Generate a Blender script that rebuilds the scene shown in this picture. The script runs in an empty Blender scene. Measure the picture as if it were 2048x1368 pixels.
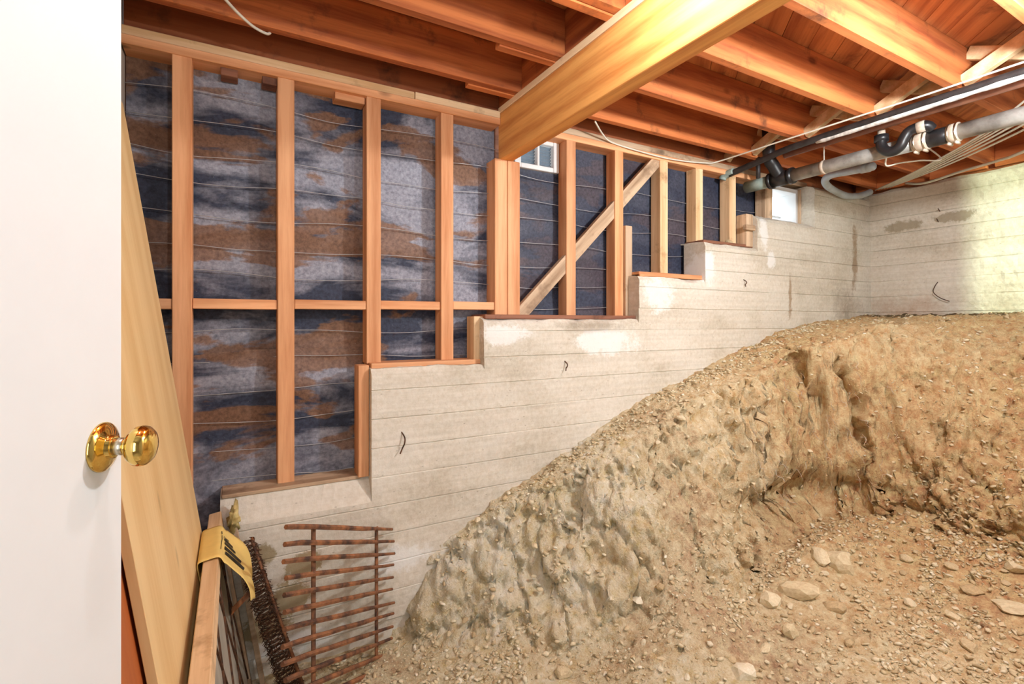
import bpy, bmesh, math, random
import numpy as np
from mathutils import Vector, Matrix

random.seed(7); RNG = np.random.default_rng(7)
S = bpy.context.scene
COL = S.collection
# ------------------------------------------------------------------ camera, world, light, exposure
F, CX, YH, A, ZC = 998., 1024., 645., math.radians(29.2), 1.62
SA, CA = math.sin(A), math.cos(A)
cam = bpy.data.cameras.new('camera'); camo = bpy.data.objects.new('camera', cam); COL.objects.link(camo)
camo.location = (0, 0, ZC); camo.rotation_euler = (math.pi/2, 0, -A)
cam.sensor_width = 36; cam.lens = F/2048*36; cam.shift_y = -(684-YH)/2048; cam.clip_start = .02
S.camera = camo
S.view_settings.view_transform = 'Standard'; S.view_settings.look = 'None'
S.view_settings.exposure = 0.02; S.view_settings.gamma = 1; S.view_settings.use_curve_mapping = False
W = bpy.data.worlds.new('world'); S.world = W; W.use_nodes = True
bg = W.node_tree.nodes['Background']; bg.inputs[0].default_value = (.86, .95, 1, 1); bg.inputs[1].default_value = 3.0

def lamp(name, kind, loc, power, col=(1, 1, 1), **k):
    l = bpy.data.lights.new(name, kind); l.energy = power; l.color = col
    for a, b in k.items():
        if a not in ('aim',): setattr(l, a, b)
    o = bpy.data.objects.new(name, l); COL.objects.link(o); o.location = loc
    if 'aim' in k: o.rotation_euler = (Vector(k['aim'])-Vector(loc)).to_track_quat('-Z', 'Y').to_euler()
    return o
# bulb by the door (above the frame), added unseen fill lamps, daylight in the far vent
lamp('bulb_by_door', 'POINT', (.22, .72, 2.76), 22, (.90, .96, 1), shadow_soft_size=.03)
lamp('girder_fill', 'POINT', (1.15, 1.15, 2.80), 19, (.90, .96, 1), shadow_soft_size=.05)  # added fill for the left bay, no visible source
lamp('bank_fill', 'POINT', (2.55, .42, 2.70), 152, (.90, .96, 1), shadow_soft_size=.06)  # added fill that brightens the dirt, no visible source
lamp('doorway_fill', 'AREA', (-.25, -1.5, 1.7), 30, (.90, .96, 1), shape='RECTANGLE', size=1.1, size_y=1.9, aim=(1.9, 2.2, 1.6))  # added area fill from behind the viewpoint, stands for no seen source
lamp('vent_daylight', 'SPOT', (3.2, -1.5, 2.6), 1000, (.82, 1, .68), spot_size=math.radians(70), spot_blend=.1, shadow_soft_size=.05, aim=(4.6, .2, 2.45))

# ------------------------------------------------------------------ pixel helpers (photo 2048x1368)
def ray(px, py):
    u = (px-CX)/F; v = (YH-py)/F
    return Vector((SA+CA*u, CA-SA*u, v))
def onY(px, py, Y): r = ray(px, py); t = Y/r.y; return Vector((r.x*t, Y, ZC+r.z*t))
def onX(px, py, X): r = ray(px, py); t = X/r.x; return Vector((X, r.y*t, ZC+r.z*t))
def onZ(px, py, Z): r = ray(px, py); t = (Z-ZC)/r.z; return Vector((r.x*t, r.y*t, Z))

# ------------------------------------------------------------------ materials
def newmat(name, rough=.8, spec=.3, metal=0):
    m = bpy.data.materials.new(name); m.use_nodes = True
    b = m.node_tree.nodes['Principled BSDF']
    b.inputs['Roughness'].default_value = rough; b.inputs['Metallic'].default_value = metal
    b.inputs['Specular IOR Level'].default_value = spec
    return m, m.node_tree, b
class N:
    def __init__(s, nt): s.nt = nt
    def n(s, t, **k):
        x = s.nt.nodes.new(t)
        for a, b in k.items(): setattr(x, a, b)
        return x
    def l(s, a, b): s.nt.links.new(a, b)
    def coord(s, scale=(1, 1, 1), loc=(0, 0, 0), rot=(0, 0, 0), rnd=0):
        tc = s.n('ShaderNodeTexCoord'); mp = s.n('ShaderNodeMapping')
        mp.inputs['Scale'].default_value = scale; mp.inputs['Location'].default_value = loc; mp.inputs['Rotation'].default_value = rot
        src = tc.outputs['Object']
        if rnd:
            oi = s.n('ShaderNodeObjectInfo'); ma = s.n('ShaderNodeVectorMath', operation='ADD')
            mu = s.n('ShaderNodeMath', operation='MULTIPLY'); mu.inputs[1].default_value = rnd
            s.l(oi.outputs['Random'], mu.inputs[0]); s.l(src, ma.inputs[0]); s.l(mu.outputs[0], ma.inputs[1]); src = ma.outputs[0]
        s.l(src, mp.inputs[0]); return mp.outputs[0]
    def noise(s, vec, scale, detail=4, rough=.55, dist=0):
        x = s.n('ShaderNodeTexNoise'); x.inputs['Scale'].default_value = scale; x.inputs['Detail'].default_value = detail
        x.inputs['Roughness'].default_value = rough; x.inputs['Distortion'].default_value = dist
        s.l(vec, x.inputs['Vector']); return x.outputs['Fac']
    def ramp(s, fac, stops):
        x = s.n('ShaderNodeValToRGB'); e = x.color_ramp.elements
        while len(e) < len(stops): e.new(.5)
        for i, (p, c) in enumerate(stops):
            e[i].position = p; e[i].color = (c, c, c, 1) if isinstance(c, (int, float)) else (*c, 1)
        s.l(fac, x.inputs[0]); return x.outputs[0]
    def mix(s, fac, a, b, mode='MIX'):
        x = s.n('ShaderNodeMix', data_type='RGBA', blend_type=mode)
        for i, v in ((0, fac), (6, a), (7, b)):
            if isinstance(v, (int, float)): x.inputs[i].default_value = v
            elif isinstance(v, tuple): x.inputs[i].default_value = (*v, 1)
            else: s.l(v, x.inputs[i])
        return x.outputs[2]
    def math(s, op, a, b):
        x = s.n('ShaderNodeMath', operation=op)
        for i, v in ((0, a), (1, b)):
            if isinstance(v, (int, float)): x.inputs[i].default_value = v
            else: s.l(v, x.inputs[i])
        return x.outputs[0]
    def bump(s, h, b, strength=.3, dist=.01):
        x = s.n('ShaderNodeBump'); x.inputs['Strength'].default_value = strength; x.inputs['Distance'].default_value = dist
        s.l(h, x.inputs['Height']); s.l(x.outputs[0], b.inputs['Normal'])
    def near(s, c, r):
        """1 close to a place on the wall, falling to 0 at radius r (a stain with its own place)"""
        tc = s.n('ShaderNodeTexCoord'); mp = s.n('ShaderNodeMapping', vector_type='TEXTURE')
        mp.inputs['Location'].default_value = c; mp.inputs['Scale'].default_value = r
        s.l(tc.outputs['Object'], mp.inputs[0])
        g = s.n('ShaderNodeTexGradient', gradient_type='SPHERICAL'); s.l(mp.outputs[0], g.inputs[0]); return g.outputs['Fac']

def wood(name, dark, light, axis, rough=.65, grain=1., stain=0., stainc=(.06, .03, .02)):
    m, nt, b = newmat(name, rough, .3); n = N(nt)
    st = [7, 7, 7]; st[axis] = .45
    v = n.coord(tuple(st), rnd=13.7)
    rings = n.n('ShaderNodeTexWave', wave_type='RINGS', rings_direction='XYZ'[axis])
    rings.inputs['Scale'].default_value = .55*grain; rings.inputs['Distortion'].default_value = 9; rings.inputs['Detail'].default_value = 4
    rings.inputs['Detail Scale'].default_value = .6; n.l(v, rings.inputs['Vector'])
    f2 = n.noise(v, 9, 5, .6); st2 = [1.2]*3; st2[axis] = .5
    big = n.noise(n.coord(tuple(st2), rnd=5.1), 2.2, 3)
    f = n.math('ADD', n.math('MULTIPLY', rings.outputs['Fac'], .22), n.math('ADD', n.math('MULTIPLY', f2, .5), n.math('MULTIPLY', big, .45)))
    c = n.ramp(f, [(.36, dark), (.72, light)])
    oi = n.n('ShaderNodeObjectInfo')
    hv = n.n('ShaderNodeHueSaturation'); n.l(c, hv.inputs['Color'])
    n.l(n.math('ADD', n.math('MULTIPLY', oi.outputs['Random'], .3), .85), hv.inputs['Value'])
    c = hv.outputs[0]
    if stain:
        sm = n.ramp(n.noise(n.coord((3, 3, 3), rnd=3), 1.6, 5, .65), [(.60-.12*stain, 0.), (.74-.1*stain, 1.)])
        c = n.mix(n.math('MULTIPLY', sm, .75), c, stainc)
    # knots
    vo = n.n('ShaderNodeTexVoronoi'); kn = [2.6, 2.6, 2.6]; kn[axis] = 1.3
    n.l(n.coord(tuple(kn), rnd=9), vo.inputs['Vector']); vo.inputs['Scale'].default_value = 1.1
    k = n.ramp(vo.outputs['Distance'], [(.035, 1.), (.075, 0.)])
    c = n.mix(n.math('MULTIPLY', k, .7), c, tuple(x*.35 for x in dark))
    n.l(c, b.inputs['Base Color']); n.bump(f, b, .12, .004)
    return m

JD, JL = (.27, .062, .020), (.60, .19, .058)
M = {}
for ax, k in enumerate('xyz'):
    M['joist_'+k] = wood('joist_wood_'+k, JD, JL, ax, stain=.15)
    M['stud_'+k] = wood('stud_wood_'+k, (.56, .22, .085), (.82, .43, .22), ax, stain=.0)
    M['pale_'+k] = wood('pale_wood_'+k, (.60, .36, .17), (.84, .60, .36), ax, stain=.35, stainc=(.30, .15, .06))
    M['old_'+k] = wood('weathered_wood_'+k, (.34, .22, .13), (.66, .48, .32), ax, stain=.6, stainc=(.16, .09, .05))
M['beam'] = wood('beam_wood', (.58, .20, .045), (.86, .42, .12), 1, grain=1.3)
M['rim'] = wood('rim_wood', (.22, .055, .02), (.42, .13, .045), 0, stain=.3)
M['subfloor'] = wood('subfloor_wood', (.36, .10, .035), (.66, .25, .09), 0, stain=.3, stainc=(.14, .04, .02))
M['dark_wood'] = wood('dark_wood', (.13, .05, .03), (.28, .12, .07), 0, stain=.4)
M['plywood'] = wood('plywood_face', (.72, .47, .20), (.84, .61, .31), 2, rough=.5, grain=.5)
M['hardboard'] = wood('red_hardboard', (.36, .085, .02), (.46, .13, .035), 2, rough=.5, grain=.4)

def plain(name, col, rough=.6, spec=.4, metal=0, var=.25, vs=14, bump=0, col2=None):
    m, nt, b = newmat(name, rough, spec, metal); n = N(nt)
    f = n.noise(n.coord(rnd=4), vs, 5, .6)
    c2 = col2 or tuple(x*(1-var) for x in col)
    n.l(n.ramp(f, [(.35, c2), (.65, col)]), b.inputs['Base Color'])
    if bump: n.bump(f, b, bump, .004)
    return m
M['paint'] = plain('white_door_paint', (.76, .765, .765), .45, .4, var=.02)
M['brass'] = plain('polished_brass', (.83, .58, .17), .10, .5, 1, var=.1)
M['nickel'] = plain('worn_nickel', (.62, .56, .44), .3, .5, 1, var=.2)
M['abs'] = plain('black_plastic_pipe', (.018, .018, .02), .35, .5)
M['galv'] = plain('grey_pipe', (.50, .50, .47), .5, .5, .35, col2=(.26, .25, .23), vs=9)
M['greenpipe'] = plain('green_grey_pipe', (.36, .45, .42), .5, .4, col2=(.24, .31, .29))
M['black_iron'] = plain('black_iron_pipe', (.05, .045, .045), .5, .5, .3, col2=(.025, .02, .02))
M['copper'] = plain('brown_pipe', (.34, .15, .09), .5, .4, .2, col2=(.22, .10, .07))
M['wrap'] = plain('white_pipe_wrap', (.80, .78, .74), .8, .2, col2=(.42, .40, .38), vs=30)
M['coupling'] = plain('pale_coupling', (.66, .56, .45), .6, .3, col2=(.45, .36, .28), vs=25)
M['hose'] = plain('grey_blue_hose', (.52, .60, .68), .5, .4, col2=(.36, .38, .37), vs=4)
M['cable'] = plain('cream_cable', (.78, .75, .64), .5, .3, var=.15)
M['wire'] = plain('steel_wire', (.55, .55, .56), .4, .5, .5, var=.3)
M['rust'] = plain('rusty_iron', (.36, .15, .065), .75, .3, .1, col2=(.075, .04, .03), vs=16, bump=.3)
M['rustdark'] = plain('dark_rust', (.16, .07, .035), .8, .3, .1, col2=(.05, .03, .02), vs=40)
M['yellow'] = plain('yellow_paper', (.86, .62, .20), .7, .2, var=.1)
M['ink'] = plain('black_ink', (.05, .04, .03), .8, .1)
M['pane'] = plain('dusty_grey_pane', (.42, .40, .34), .5, .4, col2=(.30, .28, .24), vs=8)
M['blue'] = plain('blue_panel_paint', (.10, .30, .42), .5, .3)
M['louver'] = plain('white_louver', (.80, .83, .85), .6, .3, var=.1)
M['slat'] = plain('blue_grey_slat', (.22, .28, .34), .6, .3, var=.2)
M['sash'] = plain('greyed_white_paint', (.66, .66, .64), .6, .3, col2=(.40, .38, .36), vs=12)
M['drywall'] = plain('plain_wall', (.62, .58, .52), .85, .1, var=.1)
M['insul'] = plain('yellow_fibre', (.72, .58, .26), .95, .05, vs=40, col2=(.5, .38, .15), bump=.6)

def concrete(name, right=False):
    m, nt, b = newmat(name, .88, .2); n = N(nt)
    v = n.coord()
    big = n.noise(n.coord((1, 1, 1.6)), 1.7, 6, .6)
    c = n.ramp(big, [(.28, (.50, .45, .37)), (.48, (.68, .63, .55)), (.70, (.76, .72, .65))])
    fine = n.noise(v, 42, 6, .7)
    c = n.mix(.30, c, n.ramp(fine, [(.3, (.25, .21, .16)), (.6, (.8, .76, .68))]), 'OVERLAY')
    # pits and little chips
    vo = n.n('ShaderNodeTexVoronoi'); n.l(n.coord((1, 1, 2.2)), vo.inputs['Vector']); vo.inputs['Scale'].default_value = 13
    c = n.mix(n.math('MULTIPLY', n.ramp(vo.outputs['Distance'], [(.05, 1.), (.10, 0.)]), .45), c, (.22, .17, .11))
    # board streaks
    sv = n.coord((.6, .6, 22)) if True else None
    c = n.mix(.22, c, n.ramp(n.noise(sv, 2, 4), [(.35, (.36, .31, .24)), (.65, (.8, .76, .70))]), 'MULTIPLY')
    wob = n.noise(v, 6, 8, .8)
    def patch(c, centre, r, col, lo, hi, amt=.9):
        g = n.math('ADD', n.near(centre, r), n.math('MULTIPLY', n.math('SUBTRACT', wob, .5), 1.9))
        return n.mix(n.math('MULTIPLY', n.ramp(g, [(lo, 0.), (hi, 1.)]), amt), c, col)
    if not right:
        white = (.80, .79, .76)
        for cc, r in (((2.55, 2.5, 1.80), (.28, .5, .22)), ((3.06, 2.5, 2.02), (.14, .5, .26)), ((3.70, 2.5, 2.33), (.10, .5, .26)),
                      ((3.80, 2.5, 2.12), (.10, .5, .14)), ((2.1, 2.5, 1.50), (.5, .5, .16)), ((.74, 2.5, .42), (.28, .5, .14)), ((.25, 2.5, .14), (.5, .5, .09)), ((1.33, 2.5, 1.55), (.3, .5, .12))):
            c = patch(c, cc, r, white, .42, .62, .85)
        for cc, r in (((4.05, 2.5, 1.85), (.05, .5, .42)), ((5.05, 2.5, 2.2), (.10, .5, .7))):
            c = patch(c, cc, r, (.28, .17, .08), .45, .75, .7)
        for cc, r in (((4.9, 2.5, 1.75), (.45, .5, .4)), ((2.0, 2.5, 1.6), (.7, .5, .08))):
            c = patch(c, cc, r, (.24, .18, .12), .4, .9, .6)
        for cc, r in (((.12, 2.5, .58), (.10, .5, .08)), ((.30, 2.5, .48), (.14, .5, .10)), ((.22, 2.5, .36), (.18, .5, .10)), ((.12, 2.5, .25), (.16, .5, .12))):
            c = patch(c, cc, r, (.30, .22, .10), .38, .5, .8)
    else:
        for cc, r in (((5.33, 2.25, 2.50), (.5, .28, .10)), ((5.33, 1.85, 2.52), (.5, .30, .09))):
            c = patch(c, cc, r, (.30, .24, .15), .42, .6, .75)
        c = patch(c, (5.33, 2.2, 1.65), (.5, .5, .35), (.44, .24, .12), .3, .9, .6)
    n.l(c, b.inputs['Base Color'])
    n.bump(n.math('ADD', fine, n.math('MULTIPLY', wob, 1.5)), b, .35, .008)
    return m
M['concrete'] = concrete('board_formed_concrete'); M['concrete_r'] = concrete('board_formed_concrete_right', True)

def paper():
    m, nt, b = newmat('black_tar_paper', .62, .35); n = N(nt)
    v = n.coord((.8, 1, 2.6), rnd=0)
    g1 = n.noise(v, 1.9, 6, .55, .5)
    bloom = n.ramp(g1, [(.45, 0.), (.57, 1.)])
    sep = n.n('ShaderNodeSeparateXYZ'); tc = n.n('ShaderNodeTexCoord'); n.l(tc.outputs['Object'], sep.inputs[0])
    leftness = n.ramp(n.math('MULTIPLY', sep.outputs[0], .4), [(.50, 1.), (.66, .10)])
    fine = n.noise(n.coord(), 55, 5, .7)
    base = n.ramp(fine, [(.3, (.012, .016, .032)), (.7, (.045, .055, .095))])
    grey = n.ramp(fine, [(.3, (.18, .185, .23)), (.7, (.44, .45, .52))])
    c = n.mix(n.math('MULTIPLY', n.math('MULTIPLY', bloom, leftness), .85), base, grey)
    g2 = n.noise(n.coord((.8, 1, 2.0), loc=(3.7, 0, 1.9)), 2.0, 6, .55, .4)
    br = n.math('MULTIPLY', n.ramp(g2, [(.515, 0.), (.545, 1.)]), n.math('ADD', n.math('MULTIPLY', leftness, .8), .1))
    brown = n.ramp(fine, [(.3, (.12, .055, .025)), (.7, (.28, .14, .065))])
    c = n.mix(n.math('MULTIPLY', br, .9), c, brown)
    g3 = n.noise(n.coord(), 90, 3, .8)
    c = n.mix(n.ramp(g3, [(.70, 0.), (.76, .8)]), c, (.55, .50, .45))
    n.l(c, b.inputs['Base Color']); n.bump(n.noise(n.coord(), 12, 5), b, .25, .01)
    return m
M['paper'] = paper()

def dirt(name, tint=1.):
    m, nt, b = newmat(name, .95, .1); n = N(nt)
    v = n.coord(rnd=6)
    big = n.noise(n.coord(), 1.3, 6, .65)
    c = n.ramp(big, [(.28, (.51, .40, .25)), (.48, (.69, .60, .44)), (.66, (.80, .74, .62))])
    sx_ = n.n('ShaderNodeSeparateXYZ'); tc_ = n.n('ShaderNodeTexCoord'); n.l(tc_.outputs['Object'], sx_.inputs[0])
    c = n.mix(n.ramp(n.math('ADD', n.math('MULTIPLY', sx_.outputs[0], .2), n.math('MULTIPLY', big, .3)), [(.55, 0.), (.85, .6)]), c, (.70, .48, .22))
    mid = n.noise(v, 17, 7, .72)
    c = n.mix(.75, c, n.ramp(mid, [(.32, (.17, .14, .11)), (.55, (.57, .53, .48)), (.75, (.86, .82, .77))]), 'OVERLAY')
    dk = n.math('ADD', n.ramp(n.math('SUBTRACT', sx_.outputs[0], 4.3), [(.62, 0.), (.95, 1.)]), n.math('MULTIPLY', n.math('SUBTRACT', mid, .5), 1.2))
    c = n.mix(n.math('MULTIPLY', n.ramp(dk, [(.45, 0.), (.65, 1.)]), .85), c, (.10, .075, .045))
    fine = n.noise(v, 95, 4, .7)
    c = n.mix(.25, c, n.ramp(fine, [(.35, (.2, .16, .12)), (.65, (.85, .80, .73))]), 'OVERLAY')
    n.l(c, b.inputs['Base Color'])
    n.bump(n.math('ADD', mid, n.math('MULTIPLY', fine, .5)), b, .8, .03)
    return m
M['dirt'] = dirt('tan_dirt')
def stone(name):
    m, nt, b = newmat(name, .9, .2); n = N(nt)
    oi = n.n('ShaderNodeObjectInfo'); geo = n.n('ShaderNodeNewGeometry')
    f = n.noise(n.coord(rnd=8), 6, 5, .6)
    r = n.math('FRACT', n.math('ADD', oi.outputs['Random'], geo.outputs['Random Per Island']), 0)
    c = n.ramp(r, [(0., (.46, .36, .22)), (.5, (.62, .53, .37)), (.85, (.70, .62, .47)), (1., (.76, .71, .60))])
    c = n.mix(.35, c, n.ramp(f, [(.3, (.3, .22, .12)), (.7, (.85, .78, .65))]), 'OVERLAY')
    n.l(c, b.inputs['Base Color']); n.bump(f, b, .3, .01); return m
M['stone'] = stone('pale_stone')

# ------------------------------------------------------------------ mesh helpers
def link(name, me, mat, parent=None, loc=None):
    o = bpy.data.objects.new(name, me); COL.objects.link(o)
    if mat is not None and not me.materials: me.materials.append(mat)
    if parent is not None: o.parent = parent
    if loc is not None: o.location = loc
    return o
def finish(bm, name, mat, parent=None, smooth=False, loc=None):
    bmesh.ops.recalc_face_normals(bm, faces=bm.faces)
    me = bpy.data.meshes.new(name); bm.to_mesh(me); bm.free()
    if smooth:
        for p in me.polygons: p.use_smooth = True
    return link(name, me, mat, parent, loc)
def empty(name, loc=(0, 0, 0), rot=(0, 0, 0)):
    o = bpy.data.objects.new(name, None); COL.objects.link(o); o.location = loc; o.rotation_euler = rot; o.empty_display_size = .1
    return o
def tag(o, label, cat=None, group=None, kind=None):
    o['label'] = label
    if cat: o['category'] = cat
    if group: o['group'] = group
    if kind: o['kind'] = kind
    return o
def add_box(bm, x0, x1, y0, y1, z0, z1, bev=.003):
    r = bmesh.ops.create_cube(bm, size=1.)
    vs = r['verts']
    bmesh.ops.scale(bm, vec=(x1-x0, y1-y0, z1-z0), verts=vs)
    bmesh.ops.translate(bm, vec=((x0+x1)/2, (y0+y1)/2, (z0+z1)/2), verts=vs)
    if bev:
        es = list({e for v in vs for e in v.link_edges})
        bmesh.ops.bevel(bm, geom=es, offset=bev, segments=1, affect='EDGES', profile=.5)
def box(name, x0, x1, y0, y1, z0, z1, mat, parent=None, bev=.003):
    bm = bmesh.new(); add_box(bm, x0, x1, y0, y1, z0, z1, bev); return finish(bm, name, mat, parent)
def stick(name, a, b, w, h, mat, parent=None, up=(0, 0, 1), bev=.002, ends=None):
    """rectangular piece from a to b, w across, h along 'up'"""
    a, b = Vector(a), Vector(b); d = (b-a); L = d.length; d.normalize()
    s = d.cross(Vector(up)).normalized(); u = s.cross(d)
    bm = bmesh.new(); add_box(bm, -L/2, L/2, -w/2, w/2, -h/2, h/2, bev)
    mtx = Matrix((( d.x, s.x, u.x, 0), (d.y, s.y, u.y, 0), (d.z, s.z, u.z, 0), (0, 0, 0, 1)))
    mtx.translation = (a+b)/2
    me = bpy.data.meshes.new(name); bmesh.ops.recalc_face_normals(bm, faces=bm.faces); bm.to_mesh(me); bm.free()
    o = link(name, me, mat, parent); o.matrix_local = mtx
    return o
def smooth_path(pts, n=6):
    P = [Vector(p) for p in pts]
    if len(P) < 3: return P
    out = []
    for i in range(len(P)-1):
        p0 = P[max(i-1, 0)]; p1 = P[i]; p2 = P[i+1]; p3 = P[min(i+2, len(P)-1)]
        for k in range(n):
            t = k/n
            out.append(.5*((2*p1)+(p2-p0)*t+(2*p0-5*p1+4*p2-p3)*t*t+(3*p1-p0-3*p2+p3)*t**3))
    out.append(P[-1]); return out
def add_tube(bm, pts, rad, seg=8, cap=True):
    P = [Vector(p) for p in pts]; rings = []
    ref = None
    for i, p in enumerate(P):
        t = (P[min(i+1, len(P)-1)]-P[max(i-1, 0)]).normalized()
        if ref is None:
            ref = t.orthogonal().normalized()
        ref = (ref-t*ref.dot(t)).normalized(); bi = t.cross(ref)
        r = rad[i] if isinstance(rad, (list, tuple)) else rad
        rings.append([bm.verts.new(p+(ref*math.cos(2*math.pi*k/seg)+bi*math.sin(2*math.pi*k/seg))*r) for k in range(seg)])
    for a, b in zip(rings, rings[1:]):
        for k in range(seg): bm.faces.new((a[k], a[(k+1) % seg], b[(k+1) % seg], b[k]))
    if cap: bm.faces.new(rings[0]); bm.faces.new(rings[-1])
def tube(name, pts, rad, mat, parent=None, seg=10, n=6, loc=None):
    bm = bmesh.new(); P = smooth_path(pts, n) if n else pts
    add_tube(bm, P, rad, seg); return finish(bm, name, mat, parent, True, loc)
def lathe(name, prof, mat, parent, mtx, seg=32):
    """prof: list of (distance along local z, radius)"""
    bm = bmesh.new(); rings = []
    for z, r in prof: rings.append([bm.verts.new((r*math.cos(2*math.pi*k/seg), r*math.sin(2*math.pi*k/seg), z)) for k in range(seg)])
    for a, b in zip(rings, rings[1:]):
        for k in range(seg): bm.faces.new((a[k], a[(k+1) % seg], b[(k+1) % seg], b[k]))
    bm.faces.new(rings[0]); bm.faces.new(rings[-1])
    o = finish(bm, name, mat, parent, True); o.matrix_local = mtx; return o

# numpy value noise
def _h(ix, iy, iz):
    n = (ix.astype(np.int64)*374761393+iy.astype(np.int64)*668265263+iz.astype(np.int64)*2147483647) & 0xffffffff
    n = ((n ^ (n >> 13))*1274126177) & 0xffffffff
    return ((n ^ (n >> 16)) & 0xffff)/65535.
def vnoise(x, y, z):
    xi, yi, zi = np.floor(x), np.floor(y), np.floor(z); fx, fy, fz = x-xi, y-yi, z-zi
    fx, fy, fz = [t*t*(3-2*t) for t in (fx, fy, fz)]
    r = 0
    for a in (0, 1):
        for b_ in (0, 1):
            for c in (0, 1):
                w = (fx if a else 1-fx)*(fy if b_ else 1-fy)*(fz if c else 1-fz)
                r = r+w*_h(xi+a, yi+b_, zi+c)
    return r*2-1
def fbm(x, y, z, o=5, g=.5):
    r = 0; a = 1.; f = 1.
    for i in range(o):
        r = r+a*vnoise(x*f+i*17.3, y*f+i*9.1, z*f+i*5.7); a *= g; f *= 2.03
    return r
def sstep(x, a, b):
    t = np.clip((x-a)/(b-a), 0, 1); return t*t*(3-2*t)

YC, XB, XL, YN = 2.50, 5.33, -.41, .10     # concrete face, right wall, left wall, near wall
YS, SD = 2.62, .095                        # stud front face and stud depth
YP = YS+SD+.004                            # tar paper

# ================================================================== THE GROUND
CONTX = [-.5, .0, .60, .743, .931, 1.133, 1.32, 1.805, 2.47, 3.236, 3.53, 4.19, 5.4]
CONTZ = [.03, .04, .10, .167, .392, .537, .643, .838, 1.128, 1.338, 1.444, 1.60, 1.70]
CUT = [(.62, 2.62, .05), (.90, 2.42, .12), (1.2, 2.24, .18), (1.55, 2.10, .24), (2.0, 1.97, .27), (2.35, 1.95, .26), (2.75, 2.02, .22), (3.15, 2.06, .13),
       (3.6, 1.99, .12), (3.85, 1.84, .17), (4.05, 1.62, .42), (4.25, 1.2, .72), (4.4, .7, .9), (4.5, .0, .95)]
def ground_base(X, Y):
    up = np.interp(X, CONTX, CONTZ)
    up = up-.10*np.clip(YC-Y, 0, 1)*sstep(X, .8, 2.5)*(1-sstep(X, 3.3, 4.2))
    lo = .03+.10*sstep(X, 1.2, 3.)+.42*sstep(X, 2.9, 4.6)+.05*(1-np.clip((Y-.5)/1.5, 0, 1))*sstep(X, 1.2, 2.4)
    best = np.full(X.shape, 1e9); sd = np.zeros(X.shape); ww = np.zeros(X.shape)
    for (x0, y0, w0), (x1, y1, w1) in zip(CUT, CUT[1:]):
        dx, dy = x1-x0, y1-y0; L2 = dx*dx+dy*dy
        t = np.clip(((X-x0)*dx+(Y-y0)*dy)/L2, 0, 1)
        ex, ey = X-(x0+t*dx), Y-(y0+t*dy); d = np.hypot(ex, ey)
        sgn = np.sign(dx*ey-dy*ex); k = d < best
        best = np.where(k, d, best); sd = np.where(k, d*sgn, sd); ww = np.where(k, w0+t*(w1-w0), ww)
    rag = .07*fbm(X*2.6, Y*2.6, X*0+3.3, 4)*sstep(X, .9, 1.5)
    t = sstep(sd+rag, -ww, ww)
    # loose talus cone under the nose and heap below the scoop
    lo = lo+.16*np.exp(-(((X-1.95)/.30)**2+((Y-1.72)/.26)**2))+.15*np.exp(-(((X-3.1)/.38)**2+((Y-1.72)/.2)**2))
    up = np.maximum(up, lo)
    return lo+(up-lo)*t, t*(1-t)*4, t
GX = np.arange(XL-.05, XB+.02, .0095); GY = np.arange(0.0, YC+.06, .0095)
X, Y = np.meshgrid(GX, GY, indexing='ij')
Z, steep, upper = ground_base(X, Y)
rough = .35+.65*sstep(X, .5, 1.1)
Z = Z+rough*(.018*fbm(X*3.1, Y*3.1, Z*3.1, 5)+.010*fbm(X*14, Y*14, Z*14+4, 4, .6)+.005*fbm(X*38, Y*38, Z*38+4, 2, .7))
gx, gy = np.gradient(Z, .0095, .0095)
nl = np.sqrt(gx*gx+gy*gy+1); nx, ny, nz = -gx/nl, -gy/nl, 1/nl
cl = np.clip(1-nz, 0, 1)
cl = sstep(cl, .12, .5)
rid = 1-np.abs(fbm(X*4.2, Y*4.2, Z*2.2+9, 4))
disp = cl*(.055*fbm(X*5, Y*5, Z*4+2, 5, .6)+.020*fbm(X*21, Y*21, Z*17, 3, .6)-.06*sstep(rid, .86, 1.0))
def worley(x, y, z):
    xi, yi, zi = np.floor(x), np.floor(y), np.floor(z); f1 = np.full(x.shape, 9.); f2 = np.full(x.shape, 9.)
    for a in (-1, 0, 1):
        for b_ in (-1, 0, 1):
            for c in (-1, 0, 1):
                px, py, pz = xi+a, yi+b_, zi+c
                d = np.sqrt((px+_h(px, py, pz)-x)**2+(py+_h(px+31, py, pz)-y)**2+(pz+_h(px, py+57, pz)-z)**2)
                f2 = np.where(d < f1, f1, np.minimum(f2, d)); f1 = np.minimum(d, f1)
    return f1, f2
wx = .25*fbm(X*3, Y*3, Z*3, 3); f1, f2 = worley(X*7+wx, Y*7+wx, Z*6+wx); e1, e2 = worley(X*19+wx*2, Y*19, Z*17+wx*2)
mk = sstep(fbm(X*2.3, Y*2.3, Z*2.3+40, 3), -.25, .35)
clod = -.050*mk*(1-np.minimum((f2-f1)/.14, 1))+.060*(.5-f1)-.020*(1-np.minimum((e2-e1)/.2, 1))*(.3+.7*mk)+.026*(.5-e1)
disp = disp*.8+clod*(.14+.86*cl)*sstep(X, .6, 1.2)*(.62+.38*sstep(X, 2.3, 3.0))
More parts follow.
